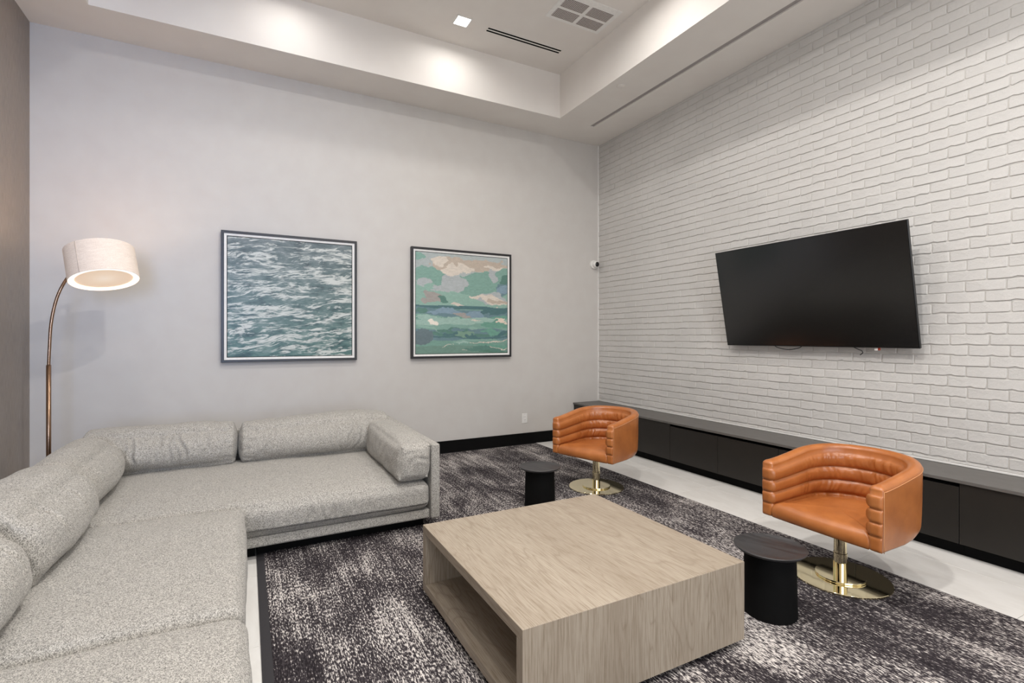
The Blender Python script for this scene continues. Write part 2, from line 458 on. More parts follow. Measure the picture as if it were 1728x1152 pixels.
rows = int((HC - Z0) / CS) + 2
for r_ in range(-1, rows):
    zc = Z0 + (r_ + 0.5) * CS
    z_lo, z_hi = max(Z0 - 0.022, zc - CS / 2), min(HC, zc + CS / 2)
    if z_hi - z_lo < 0.02: 
        continue
    off = (1.7035 + (0.5 * LEN if r_ % 2 else 0.0)) + rb.uniform(-0.012, 0.012)
    k = math.floor((YN - off) / LEN)
    while True:
        a, b = off + k * LEN, off + (k + 1) * LEN
        k += 1
        if a >= YB: break
        a2, b2 = max(a, YN), min(b, YB)
        if b2 - a2 < 0.03: continue
        yc, zz = (a2 + b2) / 2, (z_lo + z_hi) / 2
        d = (XR * ss + yc * cc)
        u = 864 + 850.57 * (XR * cc - yc * ss) / d if d > 0.3 else 9999
        v = 568 - 850.57 * (zz - 1.3) / d if d > 0.3 else 9999
        partial = (b2 - a2) < LEN - 1e-4 or (z_hi - z_lo) < CS - 1e-4
        tvhid = 1235 < u < 1530 and 440 < v < 570
        inview = 960 < u < 1760 and -20 < v < 840
        rec = (d, yc, zz, b2 - a2, z_hi - z_lo, partial)
        full_list.append((inview and not partial and not tvhid, rec))
cand = sorted([r for f, r in full_list if f])[:296]
cset = set((r[1], r[2]) for r in cand)
vs_all, fs_all = [], []
for f, rec in full_list:
    d, yc, zz, w, h, partial = rec
    kx = rb.randrange(NV)
    mirror = rb.random() < 0.5
    if (yc, zz) in cset:
        o = bpy.data.objects.new('brick', vmesh[kx]); COL.objects.link(o); o.parent = wr
        o.location = (XR, yc, zz + rb.uniform(-.0012, .0012)); o.rotation_euler = (rb.uniform(-.006, .006), 0, 0)
        continue
    vs, fs = variants[kx]
    base = len(vs_all); sy = max(0.02, w - GAP) / (LEN - GAP); sz = max(0.008, h - 0.0075) / (CS - 0.0055)
    jit = rb.uniform(-.0012, .0012)
    for (x, y, z) in vs: vs_all.append((XR + x, yc + (-y if mirror else y) * sy, zz + z * sz + (jit if sz > 0.99 else 0)))
    for q in fs: fs_all.append(tuple(base + i for i in (q[::-1] if mirror else q)))
farb = finish('brickwork', mesh_from('brickwork', vs_all, fs_all), M['brick'], wr, False)
farb['kind'] = 'stuff'
# painted white bead where the brick meets the cabinet top
struct(boxes('trim_1', [(XR - 0.010, XR + 0.001, 0.0, YB, 0.461, 0.474)], M['white'], bevel=0.002, seg=1))
struct(boxes('trim_2', [(XR - 0.012, XR + 0.001, YB - 0.010, YB + 0.001, 0.474, HC)], M['liner']))

# ------------------------------------------------------------------ media cabinets along the brick wall
CF = 3.712
tops = tag(boxes('worktop', [(3.700, XR - 0.0005, 0.24, YB - 0.001, 0.440, 0.460)], M['top'], bevel=0.0015, seg=1),
           'long charcoal grey worktop running over the low black cabinets along the brick wall', 'countertop')
edges = [5.343, 4.826, 4.256, 3.686, 3.116, 2.537, 1.967, 1.397, 0.827, 0.257]
clabels = ['low black cabinet unit in the far corner against the grey wall',
           'low black cabinet unit hidden mostly behind the back of the far leather chair',
           'low black cabinet unit with a full-height door just right of the far leather chair',
           'low black cabinet unit with finger gap over its door, nearest the far leather chair',
           'low black cabinet unit with finger gap, midway between the two leather chairs',
           'low black cabinet unit with finger gap, seen left of the near leather chair back',
           'low black cabinet unit with finger gap ending just right of the near leather chair',
           'low black cabinet unit with full-height door right of the near leather chair',
           'low black cabinet unit at the very right, past the near leather chair']
gapped = {3, 4, 5, 6}
for k in range(9):
    y1, y0 = edges[k], edges[k + 1]
    u = thing('media_cabinet', clabels[k], 'cabinet', (CF, (y0 + y1) / 2, 0), 0, 'low black media cabinets')
    w = (y1 - y0) / 2
    boxes('carcass', [(0.022, XR - CF - 0.002, -w + 0.0005, w - 0.0005, 0.082, 0.4395)], M['shadowgap'], u)
    boxes('door', [(0.0, 0.019, -w + 0.0018, w - 0.0018, 0.082, 0.415 if k in gapped else 0.436)], M['door'], u, bevel=0.001, seg=1)
    boxes('toe_kick', [(0.065, 0.08, -w + 0.0005, w - 0.0005, 0.0, 0.082)], M['matblack'], u)

# ------------------------------------------------------------------ ceiling fittings
dl_labels = ['lit square recessed downlight beside the linear air slot in the raised ceiling',
             'square recessed downlight in the raised ceiling above the left framed picture',
             'square recessed downlight just in front of the perforated ceiling panel',
             'square recessed downlight above the gap between sofa and coffee table',
             'square recessed downlight above the corner of the sofa',
             'square recessed downlight above the near leather chair',
             'square recessed downlight above the near edge of the coffee table',
             'square recessed downlight above the near end of the sofa',
             'square recessed downlight behind the viewer, on the brick wall side',
             'square recessed downlight directly behind the viewer']
for k, ((dx, dy), lb) in enumerate(zip(DOWNLIGHTS, dl_labels)):
    t = thing('recessed_downlight', lb, 'ceiling light', (dx, dy, HT), 0, 'recessed downlights in the ceiling')
    boxes('trim_ring', [(-.075, .075, -.075, -.064, -.006, 0), (-.075, .075, .064, .075, -.006, 0), (-.075, -.064, -.064, .064, -.006, 0), (.064, .075, -.064, .064, -.006, 0)], M['white'], t)
    boxes('lens', [(-.064, .064, -.064, .064, -.004, -.001)], M['lens'], t)

t = thing('linear_air_diffuser', 'white linear air diffuser with two black slots in the raised ceiling', 'vent', (2.505, 4.466, HT))
boxes('frame', [(-.432, .432, -.050, -.032, -.003, 0), (-.432, .432, .032, .050, -.003, 0), (-.432, -.422, -.032, .032, -.003, 0), (.422, .432, -.032, .032, -.003, 0)], M['ceil'], t)
boxes('divider_blade', [(-.422, .422, -.009, .009, -.003, -.001)], M['ceil'], t)
for s in (-1, 1):
    boxes('slot', [(-.422, .422, min(s * .009, s * .032), max(s * .009, s * .032), -.0026, -.0005)], M['shadowgap'], t)
t = thing('return_air_grille', 'white ceiling panel with four perforated rectangles near the raised ceiling corner', 'vent', (2.777, 3.854, HT))
boxes('panel', [(-.305, .305, -.205, .175, -.004, 0)], M['white'], t, bevel=0.001, seg=1)
for cx in (-.139, .139):
    for cy in (-.074, .077):
        boxes('perforated_plate', [(cx - .121, cx + .121, cy - .061, cy + .061, -.0055, -.003)], M['grille'], t)
t = tag(boxes('linear_ceiling_slot', [(SX0 - 0.001, SX1 + 0.001, YN, SY1 + 0.001, HC + 0.012, HC + 0.03)], M['slotgrey']),
        'narrow grey recessed slot running along the lowered ceiling near the brick wall', 'ceiling slot')
t = tag(lathe('sprinkler_cover', [(0, -.005), (.040, -.005), (.043, -.003), (.043, 0.0), (0, 0)], M['ceil'], None, 40, (3.312, 3.955, HC)),
        'small round white sprinkler cover on the lowered ceiling border', 'sprinkler cover')

# ------------------------------------------------------------------ back wall: pictures, outlet, camera
def framed(name, label, x0, x1, z0, z1, artmesh_fn):
    cx, cz = (x0 + x1) / 2, (z0 + z1) / 2; w, h = (x1 - x0) / 2, (z1 - z0) / 2
    t = thing(name, label, 'picture', (cx, YB, cz))
    D = -0.045; f = 0.024
    bm = bmesh.new()
    # mitred box moulding
    oo = [(-w, -h), (w, -h), (w, h), (-w, h)]; ii = [(-w + f, -h + f), (w - f, -h + f), (w - f, h - f), (-w + f, h - f)]
    def V(p, y): return bm.verts.new((p[0], y, p[1]))
    of, ob, inf, inb = [V(p, D) for p in oo], [V(p, -0.001) for p in oo], [V(p, D) for p in ii], [V(p, -0.010) for p in ii]
    for k in range(4):
        j = (k + 1) % 4
        bm.faces.new((of[k], of[j], inf[j], inf[k])); bm.faces.new((ob[j], ob[k], inb[k], inb[j]))
        bm.faces.new((of[j], of[k], ob[k], ob[j])); bm.faces.new((inf[k], inf[j], inb[j], inb[k]))
    bmesh.ops.recalc_face_normals(bm, faces=bm.faces)
    bmesh.ops.bevel(bm, geom=list(bm.edges), offset=0.0015, segments=1, affect='EDGES')
    me = bpy.data.meshes.new('frame'); bm.to_mesh(me); bm.free(); finish('frame', me, M['frame'], t)
    # white inner liner, stepping down to the print
    l0, l1 = f, f + 0.021
    bm = bmesh.new()
    a = [bm.verts.new((sx * (w - l0), D + 0.006, sz * (h - l0))) for sx, sz in ((-1, -1), (1, -1), (1, 1), (-1, 1))]
    b = [bm.verts.new((sx * (w - l1), D + 0.010, sz * (h - l1))) for sx, sz in ((-1, -1), (1, -1), (1, 1), (-1, 1))]
    e = [bm.verts.new((sx * (w - l1), -0.008, sz * (h - l1))) for sx, sz in ((-1, -1), (1, -1), (1, 1), (-1, 1))]
    e2 = [bm.verts.new((sx * (w - l0), -0.008, sz * (h - l0))) for sx, sz in ((-1, -1), (1, -1), (1, 1), (-1, 1))]
    for k in range(4):
        j = (k + 1) % 4
        bm.faces.new((a[k], a[j], b[j], b[k])); bm.faces.new((b[k], b[j], e[j], e[k])); bm.faces.new((e[k], e[j], e2[j], e2[k])); bm.faces.new((e2[k], e2[j], a[j], a[k]))
    bmesh.ops.recalc_face_normals(bm, faces=bm.faces)
    me = bpy.data.meshes.new('liner'); bm.to_mesh(me); bm.free(); finish('liner', me, M['liner'], t)
    W = l1 + 0.001
    boxes('fillet', [(-w + W, w - W, D + 0.012, -0.006, -h + W, h - W)], M['matblack'], t)
    W2 = W + 0.005
    artmesh_fn(t, w - W2, h - W2, D + 0.0105)
    return t
def art_waves(t, w, h, y):
    me = mesh_from('print', [(-w, y, -h), (w, y, -h), (w, y, h), (-w, y, h), (-w, y + .0012, -h), (w, y + .0012, -h), (w, y + .0012, h), (-w, y + .0012, h)], [(0, 1, 2, 3), (7, 6, 5, 4), (4, 5, 1, 0), (5, 6, 2, 1), (6, 7, 3, 2), (7, 4, 0, 3)])
    finish('print', me, M['waves'], t)
def vnoise(x, y, sx, sy, seed, octs=3):
    """vectorised value noise in [-1,1]"""
    r = np.random.RandomState(seed); tot = np.zeros_like(x); amp = 1.0; s = 0
    for o in range(octs):
        gx, gy = x * sx * 2 ** o, y * sy * 2 ** o
        tab = r.rand(256, 256) * 2 - 1
        ix, iy = np.floor(gx).astype(int), np.floor(gy).astype(int); fx, fy = gx - ix, gy - iy
        fx = fx * fx * (3 - 2 * fx); fy = fy * fy * (3 - 2 * fy)
        a = tab[ix % 256, iy % 256]; b = tab[(ix + 1) % 256, iy % 256]; c_ = tab[ix % 256, (iy + 1) % 256]; d = tab[(ix + 1) % 256, (iy + 1) % 256]
        tot += amp * ((a * (1 - fx) + b * fx) * (1 - fy) + (c_ * (1 - fx) + d * fx) * fy); s += amp; amp *= 0.55
    return tot / s
def art_clouds(t, w, h, y):
    N = 230
    us = np.linspace(0, 1, N); U, Vv = np.meshgrid(us, us)       # U right, Vv up
    X = U; Yd = 1 - Vv                                            # Yd: 0 at the top
    Xw = X + 0.075 * vnoise(X, Yd, 9, 11, 1, 5); Yw = Yd + 0.050 * vnoise(X, Yd, 8, 14, 2, 5)
    def L(c): return np.array(lin(c)[:3])
    img = np.zeros((N, N, 3)); img[:] = L((176, 184, 184))
    def blob(cx, cy, rx, ry, c, rot=0.0, thr=1.0, soft=0.0):
        ca, sa = math.cos(rot), math.sin(rot)
        dx, dy = Xw - cx, Yw - cy
        q = ((dx * ca + dy * sa) / rx) ** 2 + ((-dx * sa + dy * ca) / ry) ** 2
        m = q < thr
        img[m] = L(c)
    green, lgreen, mint, grey, cream, beige = (132, 168, 157), (146, 180, 168), (160, 190, 180), (178, 184, 186), (218, 208, 196), (192, 178, 164)
    slate, blue, dteal, dgreen, grn2, rose = (110, 138, 146), (134, 158, 174), (84, 118, 122), (96, 134, 124), (112, 160, 144), (166, 160, 156)
    # sky
    blob(0.55, 0.40, 0.75, 0.18, lgreen); blob(0.75, 0.30, 0.34, 0.12, green)
    blob(0.10, 0.42, 0.34, 0.12, lgreen); blob(0.12, 0.22, 0.20, 0.09, green); blob(0.25, 0.27, 0.11, 0.05, green)
    blob(0.02, 0.03, 0.07, 0.03, green); blob(0.78, 0.22, 0.12, 0.06, green); blob(0.97, 0.20, 0.12, 0.09, green)
    blob(0.40, 0.30, 0.13, 0.10, grey); blob(0.85, 0.19, 0.05, 0.08, grey); blob(0.08, 0.29, 0.10, 0.03, grey); blob(0.25, 0.34, 0.08, 0.022, grey)
    blob(0.42, 0.10, 0.28, 0.07, beige); blob(0.70, 0.08, 0.32, 0.05, beige); blob(0.60, 0.13, 0.22, 0.05, beige)
    blob(0.38, 0.17, 0.12, 0.055, cream); blob(0.24, 0.07, 0.09, 0.045, cream); blob(0.50, 0.13, 0.10, 0.045, cream, 0.4); blob(0.85, 0.11, 0.12, 0.02, cream)
    blob(0.96, 0.32, 0.13, 0.055, slate, -0.6); blob(0.93, 0.35, 0.10, 0.030, blue, -0.3); blob(0.99, 0.24, 0.08, 0.045, dgreen, -0.5)
    blob(0.20, 0.43, 0.13, 0.045, rose, 0.4); blob(0.27, 0.46, 0.06, 0.035, dgreen, 0.5); blob(0.14, 0.47, 0.09, 0.015, rose)
    blob(0.42, 0.50, 0.06, 0.018, cream); blob(0.82, 0.44, 0.19, 0.065, grey, 0.15); blob(0.84, 0.455, 0.16, 0.048, cream, 0.25); blob(0.90, 0.47, 0.13, 0.025, beige, 0.1)
    blob(0.66, 0.41, 0.09, 0.02, cream, -0.1)
    # horizon and sea
    sea = Yw > 0.535; img[sea] = L(green)
    def band(y0, y1, c, amp=0.02, seed=5, f=3):
        n = amp * vnoise(X, Yd, f, 2, seed, 3)
        m = (Yd + n > y0) & (Yd + n < y1); img[m] = L(c)
    band(0.525, 0.56, dteal, 0.02, 7); band(0.555, 0.62, slate, 0.03, 8); band(0.62, 0.655, grn2, 0.03, 9)
    blob(0.30, 0.575, 0.16, 0.030, blue); blob(0.48, 0.60, 0.12, 0.028, rose); blob(0.62, 0.585, 0.13, 0.03, blue); blob(0.88, 0.575, 0.20, 0.035, dteal)
    blob(0.06, 0.56, 0.09, 0.025, dgreen); blob(0.88, 0.61, 0.16, 0.015, slate); blob(0.06, 0.63, 0.08, 0.025, mint)
    band(0.655, 0.715, mint, 0.035, 10); band(0.72, 0.745, green, 0.03, 11); blob(0.20, 0.66, 0.14, 0.035, mint); blob(0.45, 0.68, 0.16, 0.03, mint)
    blob(0.19, 0.69, 0.055, 0.025, (240, 232, 220)); blob(0.92, 0.675, 0.08, 0.02, (232, 216, 200)); blob(0.60, 0.645, 0.06, 0.010, cream); blob(0.88, 0.70, 0.18, 0.03, grn2)
    band(0.75, 0.86, slate, 0.035, 12); band(0.79, 0.82, dgreen, 0.045, 13); band(0.835, 0.85, dteal, 0.045, 14)
    blob(0.15, 0.755, 0.14, 0.018, lgreen, 0.25); blob(0.40, 0.78, 0.15, 0.03, dgreen); blob(0.42, 0.775, 0.10, 0.018, slate); blob(0.60, 0.74, 0.07, 0.02, lgreen)
    blob(0.52, 0.82, 0.14, 0.028, (126, 158, 140)); blob(0.82, 0.78, 0.12, 0.03, grn2); blob(0.92, 0.81, 0.12, 0.02, dteal, -0.3); blob(0.62, 0.83, 0.08, 0.02, dteal)
    blob(0.34, 0.815, 0.09, 0.012, dteal); blob(0.05, 0.84, 0.13, 0.07, (108, 124, 130)); blob(0.12, 0.92, 0.14, 0.025, (110, 128, 130))
    band(0.875, 0.93, (122, 160, 148), 0.03, 15); band(0.93, 1.2, (116, 148, 136), 0.02, 16); blob(0.04, 0.87, 0.10, 0.05, (106, 122, 128))
    blob(0.88, 0.93, 0.20, 0.018, grn2); blob(0.75, 0.96, 0.22, 0.018, dgreen); blob(0.85, 0.99, 0.2, 0.015, (88, 128, 112))
    blob(0.82, 0.885, 0.20, 0.006, cream, -0.07); blob(0.66, 0.894, 0.10, 0.004, cream, 0.05); blob(0.90, 0.945, 0.12, 0.004, cream); blob(0.33, 0.925, 0.05, 0.005, cream)
    blob(0.52, 0.975, 0.04, 0.004, cream); blob(0.5, 0.89, 0.10, 0.006, mint)
    n = vnoise(X, Yd, 40, 90, 21, 2)[..., None]; img = img * (1 + 0.10 * n)
    xs = (U * 2 - 1) * w; zs = (Vv * 2 - 1) * h
    verts = np.stack([xs.ravel(), np.full(N * N, y), zs.ravel()], 1)
    idx = np.arange(N * N).reshape(N, N)
    fa = np.stack([idx[:-1, :-1].ravel(), idx[:-1, 1:].ravel(), idx[1:, 1:].ravel(), idx[1:, :-1].ravel()], 1)
    me = bpy.data.meshes.new('print'); me.from_pydata(verts.tolist(), [], fa.tolist()); me.update()
    at = me.color_attributes.new('paint', 'FLOAT_COLOR', 'POINT')
    buf = np.ones((N * N, 4), dtype=np.float32); buf[:, :3] = np.clip(img.reshape(-1, 3), 0, 1)
    at.data.foreach_set('color', buf.ravel())
    finish('print', me, M['paint'], t)
framed('framed_picture', 'large square dark-framed print of grey-teal rippling sea with white foam', -0.203, 1.003, 1.064, 2.276, art_waves)
framed('framed_picture', 'square dark-framed print of green clouds over a pale green sea', 1.572, 2.787, 1.064, 2.276, art_clouds)

t = thing('wall_outlet', 'small white electrical outlet low on the grey wall left of the far leather chair', 'outlet', (2.989, YB, 0.313))
boxes('cover_plate', [(-.036, .036, -.006, 0, -.059, .059)], M['white'], t, bevel=0.002)
boxes('receptacle', [(-.017, .017, -.0085, -.005, -.034, .034)], M['liner'], t, bevel=0.002)
for s in (-1, 1):
    boxes('socket_face', [(-.0145, .0145, -.0095, -.007, s * .017 - .0135, s * .017 + .0135)], M['white'], t, bevel=0.003)
    boxes('pin_slots', [(-.007, -.005, -.0099, -.008, s * .017 - .004, s * .017 + .004), (.005, .007, -.0099, -.008, s * .017 - .004, s * .017 + .004)], M['matblack'], t)

t = thing('security_camera', 'small white dome security camera with black lens on the wall by the brick corner', 'camera', (4.018, YB, 2.243))
lathe('mount', [(0, 0), (.056, 0), (.056, .022), (.052, .030), (0, .030)], M['white'], t, 48, (0, 0, 0), (math.radians(90), 0, 0))
bl = lathe('ball', [(0, -.043)] + [(.043 * math.cos(a), .043 * math.sin(a)) for a in np.linspace(-1.5, 1.5, 24)] + [(0, .043)], M['white'], t, 40, (0.004, -0.048, 0))
dr = Vector((0.10, -0.93, -0.10)).normalized()
q = dr.to_track_quat('Z', 'Y').to_euler()
lathe('lens_cover', [(0, .012), (.031, .012), (.0315, .031), (.026, .038), (.014, .0435), (0, .045)], M['glassblack'], t, 40, (0.006, -0.050, 0), q)

# ------------------------------------------------------------------ television
t = thing('television', 'large black flat television tilted forward on the white brick wall', 'television', (3.935, 2.492, 1.6475))
tilt = math.atan2(4.02 - 3.85, 2.075 - 1.22)
def tvbox(name, bs, mat, bevel=0.0):
    o = boxes(name, bs, mat, t, bevel=bevel, seg=1); o.rotation_euler = (0, tilt * -1, 0); return o
W2, H2 = 0.770, 0.436
tvb = tvbox('casing', [(0.002, 0.022, -W2, W2, -H2, H2)], M['bezel'], 0.002)
tvbox('rear_housing', [(0.022, 0.055, -0.55, 0.55, -H2 + 0.03, 0.12)], M['bezel'], 0.006)
tvbox('screen', [(0.0, 0.0025, -W2 + 0.006, W2 - 0.006, -H2 + 0.010, H2 - 0.006)], M['screen'])
boxes('wall_bracket', [(0.10, XR - 3.935 + 0.001, -0.30, 0.30, -0.20, 0.15), (0.045, 0.11, -0.22, -0.18, -0.15, 0.10), (0.045, 0.11, 0.18, 0.22, -0.15, 0.10)], M['black'], t)
def cord(y0, y1, zb_, dip, name='cord', mat=None, wig=0.0):
    pts = []
    for k in range(15):
        f = k / 14; pts.append((0.105, y0 + (y1 - y0) * f, zb_ - dip * math.sin(math.pi * f) ** 0.5 + wig * math.sin(9 * f)))
    return tube(name, pts, 0.0032, mat or M['black'], t, 8)
cord(0.30, 0.06, -0.425, 0.028, wig=0.002)
tube('cord', [(0.105, -0.33, -0.42), (0.102, -0.36, -0.435), (0.10, -0.40, -0.452), (0.10, -0.405, -0.466), (0.102, -0.385, -0.482)], 0.0035, M['bezel'], t, 8)
p = boxes('led_glint_white', [(0.098, 0.108, -0.505, -0.482, -0.447, -0.425)], M['white'], t, bevel=0.003); p['label'] = 'tiny white glint of the status light, painted block'  # glint of the status light, put in as white and red coloured blocks
boxes('led_glint_red', [(0.098, 0.108, -0.520, -0.505, -0.445, -0.425)], M['red'], t, bevel=0.003)['label'] = 'tiny red glint of the status light, painted block'

# ------------------------------------------------------------------ rug
RX0, RX1, RY0, RY1 = 0.054, 3.125, -0.6, 5.30
rg = thing('area_rug', 'large charcoal and ivory distressed rug under the coffee table and chairs', 'rug', (0, 0, 0))
pile = boxes('pile', [(RX0 + 0.040, RX1 - 0.006, RY0 + 0.02, RY1 - 0.02, 0.0, 0.0085)], M['rug'], rg)
boxes('binding', [(RX0, RX0 + 0.041, RY0, RY1, 0.0, 0.0075), (RX1 - 0.007, RX1, RY0, RY1, 0.0, 0.0075), (RX0 + 0.041, RX1 - 0.007, RY1 - 0.021, RY1, 0.0, 0.0075), (RX0 + 0.041, RX1 - 0.007, RY0, RY0 + 0.021, 0, 0.0075)], M['rugedge'], rg)
RZ = 0.0085

# ------------------------------------------------------------------ coffee table
CX0, CX1, CY0, CY1, CH = 0.782, 1.842, 1.412, 2.436, 0.362
ct = thing('coffee_table', 'large square pale oak coffee table with an open side on the dark rug', 'table', ((CX0 + CX1) / 2, (CY0 + CY1) / 2, RZ))
w, d, H_ = (CX1 - CX0) / 2, (CY1 - CY0) / 2, CH - RZ
th = 0.040
boxes('tabletop', [(-w, w, -d, d, H_ - th, H_)], M['oak_y'], ct, bevel=0.0012, seg=1)
boxes('bottom_panel', [(-w, w, -d, d, 0.030, 0.030 + th)], M['oak_y'], ct, bevel=0.0012, seg=1)
for s in (-1, 1):
    y0, y1 = (-d, -d + th) if s < 0 else (d - th, d)
    boxes('side_panel', [(-w, w, y0 - 0.0, y1, 0.030 + th, H_ - th)], M['oak_z'], ct, bevel=0.0006, seg=1)
# mitred faces: veneer sheet that carries the upright grain over the panel edge on the near side
boxes('side_veneer', [(-w + 0.0, w, -d - 0.0012, -d + 0.0004, 0.030, H_ - 0.0015)], M['oak_z'], ct)
boxes('side_veneer', [(-w + 0.0, w, d - 0.0004, d + 0.0012, 0.030, H_ - 0.0015)], M['oak_z'], ct)
boxes('divider', [(-0.012, 0.012, -d + th, d - th, 0.030 + th, H_ - th)], M['oak_y'], ct)
boxes('plinth', [(-w + 0.05, w - 0.05, -d + 0.05, d - 0.05, 0.0, 0.030)], M['matblack'], ct)

# ------------------------------------------------------------------ black side tables
def side_table(label, x, y):
    t = thing('side_table', label, 'side table', (x, y, RZ), 0.3, 'round black side tables')
    h = 0.318 - RZ
    lathe('pedestal', [(0, 0), (.113, 0), (.1165, .003), (.1160, .02), (.1125, h * .6), (.110, h - .020), (0, h - .020)], M['matblack'], t, 72)
    lathe('tabletop', [(0, h - .022), (.120, h - .022), (.146, h - .014), (.155, h - .005), (.157, h - .001), (.1545, h + .0015), (.148, h + .001), (.140, h - .0025), (.10, h - .004), (0, h - .004)], M['blackwood'], t, 96)
    return t
s1 = side_table('round black side table between the sofa and the far leather chair', 1.975, 3.290)
s2 = side_table('round black side table between the coffee table and the near leather chair', 2.178, 1.531)

# ------------------------------------------------------------------ swivel chairs
def chair_shell():
    R0, XC, XF, TH_ = 0.311, 0.085, -0.207, 0.064
    # centre line of plan (front left -> round -> front right), outward normal
    cl = []
    step = 0.0052
    n1 = int((XC - XF) / step)
    Rc = R0 - TH_ / 2
    for k in range(n1 + 1): cl.append((XF + (XC - XF) * k / n1, -Rc, 0.0, -1.0))
    n2 = int(math.pi * Rc / step)
    for k in range(1, n2 + 1):
        a = -math.pi / 2 + math.pi * k / n2; cl.append((XC + Rc * math.cos(a), Rc * math.sin(a), math.cos(a), math.sin(a)))
    for k in range(1, n1 + 1): cl.append((XC - (XC - XF) * k / n1, Rc, 0.0, 1.0))
    cl = np.array(cl); n = len(cl)
    hw = TH_ / 2
    loop = []        # (x, y, cx, cy, padweight, inner arclength param, nx, ny)
    for k in range(n):                                   # outer
        x, y, nx, ny = cl[k]; loop.append((x + nx * hw, y + ny * hw, x, y, 0.0, k, nx, ny))
    def front(x, y, nx, ny, s, idx):
        out = []
        N_ = 12
        for k in range(1, N_):
            f = k / N_; e = 2 * f - 1
            bulge = 0.010 * (1 - abs(e) ** 4)
            wgt = min(1.0, f * 7)
            if s > 0: px, py = x + nx * hw * (1 - 2 * f), y + ny * hw * (1 - 2 * f)
            else:
                px, py = x - nx * hw * (1 - 2 * f), y - ny * hw * (1 - 2 * f); wgt = min(1.0, (1 - f) * 7)
            out.append((px - bulge, py, x + 0.030, y, wgt, idx, -1.0, 0.0))
        return out
    x, y, nx, ny = cl[-1]; loop += front(x, y, nx, ny, 1, n - 1)
    for k in range(n - 1, -1, -1):                       # inner
        x, y, nx, ny = cl[k]; loop.append((x - nx * hw, y - ny * hw, x, y, 1.0, k, -nx, -ny))
    x, y, nx, ny = cl[0]; loop += front(x, y, nx, ny, -1, 0)
    loop = [(a, b, max(c_, XF + 0.032), d_, w_, i_, nx_, ny_) for a, b, c_, d_, w_, i_, nx_, ny_ in loop]
    ZB = 0.285
    gro = [0.0, 0.250, 0.475, 0.700, 0.935]              # relative groove heights (of wall height)
    levels = []
    for a, b in zip(gro[:-1], gro[1:]):
        m = 12
        for k in range(m): levels.append(a + (b - a) * k / m)
    levels.append(gro[-1])
    capn = 12
    verts = []
    nl = len(loop)
    rr = random.Random(5)
    def ztop(x):
        f = max(0.0, min(1.0, (x + 0.207) / 0.50)); f = f * f * (3 - 2 * f)
        return 0.588 + 0.062 * (0.45 * max(0, min(1, (x + .207) / .5)) + 0.55 * f)
    for lv in levels:
        for (px, py, cx, cy, wgt, idx, nx, ny) in loop:
            zt = ztop(cx) - 0.020; z = ZB + (zt - ZB) * lv
            off = 0.0
            if wgt > 0:
                for a, b in zip(gro[:-1], gro[1:]):
                    if a <= lv <= b:
                        u = (lv - a) / (b - a); e = abs(2 * u - 1)
                        off = ((0.015 if wgt >= 1 and abs(nx) < 0.999 or nx > -0.999 else 0.0085) * (1 - e ** (2.6 if nx > -0.999 else 5)) - 0.004 * max(0, (e - 0.86) / 0.14)) * wgt
                        if a == 0.0: off *= 0.6
                        s = idx / (n - 1)
                        mk = max(0.0, 1 - ((s - 0.5) / 0.36) ** 4) if abs(s - .5) < .36 else 0.0
                        if wgt >= 1 and mk > 0 and nx * 1.0 != -1.0:
                            q_ = mnoise.noise(Vector((idx * 0.26 + 0.9 * math.sin(z * 30), z * 6, a * 10)))
                            q2 = mnoise.noise(Vector((idx * 0.11, z * 11 + 4, a * 7)))
                            off += (0.0060 * q_ + 0.0040 * q2) * mk * (1 - e ** 4)
                        break
            else:
                off = 0.0012 * mnoise.noise(Vector((px * 9, py * 9, z * 9)))
            # outer flank: slight taper in towards the bottom
            if wgt == 0.0: off += -0.010 * (1 - lv) ** 2 - 0.018 * max(0, (0.16 - lv) / 0.16) ** 2 * max(0.0, min(1.0, (cx - 0.0) / 0.15))
            verts.append((px + nx * off, py + ny * off, z))
    for c_ in range(1, capn + 1):
        f = c_ / capn; a = f * math.pi / 2
        k_ = 1 - math.cos(a); rise = math.sin(a)
        for (px, py, cx, cy, wgt, idx, nx, ny) in loop:
            zt = ztop(cx)
            kk = k_ * 0.999
            verts.append((px + (cx - px) * kk, py + (cy - py) * kk, zt - 0.020 + 0.026 * rise - (0.004 if (c_ == 1 and wgt == 0) else 0)))
    rowsn = len(levels) + capn
    faces = []
    for r_ in range(rowsn - 1):
        for i in range(nl):
            j = (i + 1) % nl; faces.append((r_ * nl + i, r_ * nl + j, (r_ + 1) * nl + j, (r_ + 1) * nl + i))
    # underside: fold in to the centre line
    base = len(verts)
    for (px, py, cx, cy, *_r) in loop: verts.append((px + (cx - px) * .98, py + (cy - py) * .98, ZB - 0.003))
    for i in range(nl):
        j = (i + 1) % nl; faces.append((base + i, base + j, j, i))
    me = mesh_from('shell', verts, faces)
    bm = bmesh.new(); bm.from_mesh(me); bmesh.ops.remove_doubles(bm, verts=bm.verts, dist=0.0003)
    bmesh.ops.recalc_face_normals(bm, faces=bm.faces); bm.to_mesh(me); bm.free()
    # seam line: outer top edge
    seam = []
    for k in range(0, n, 3):
        x, y, nx, ny = cl[k]; seam.append((x + nx * (hw + 0.0006), y + ny * (hw + 0.0006), ztop(x) - 0.020))
    seamL = [(seam[0][0] - 0.002, seam[0][1], ZB + 0.002 + (seam[0][2] - ZB) * k / 8) for k in range(9)]
    seamR = [(seam[-1][0] - 0.002, seam[-1][1], ZB + 0.002 + (seam[-1][2] - ZB) * k / 8) for k in range(9)]
    return me, seamL + seam[1:-1] + seamR[::-1]
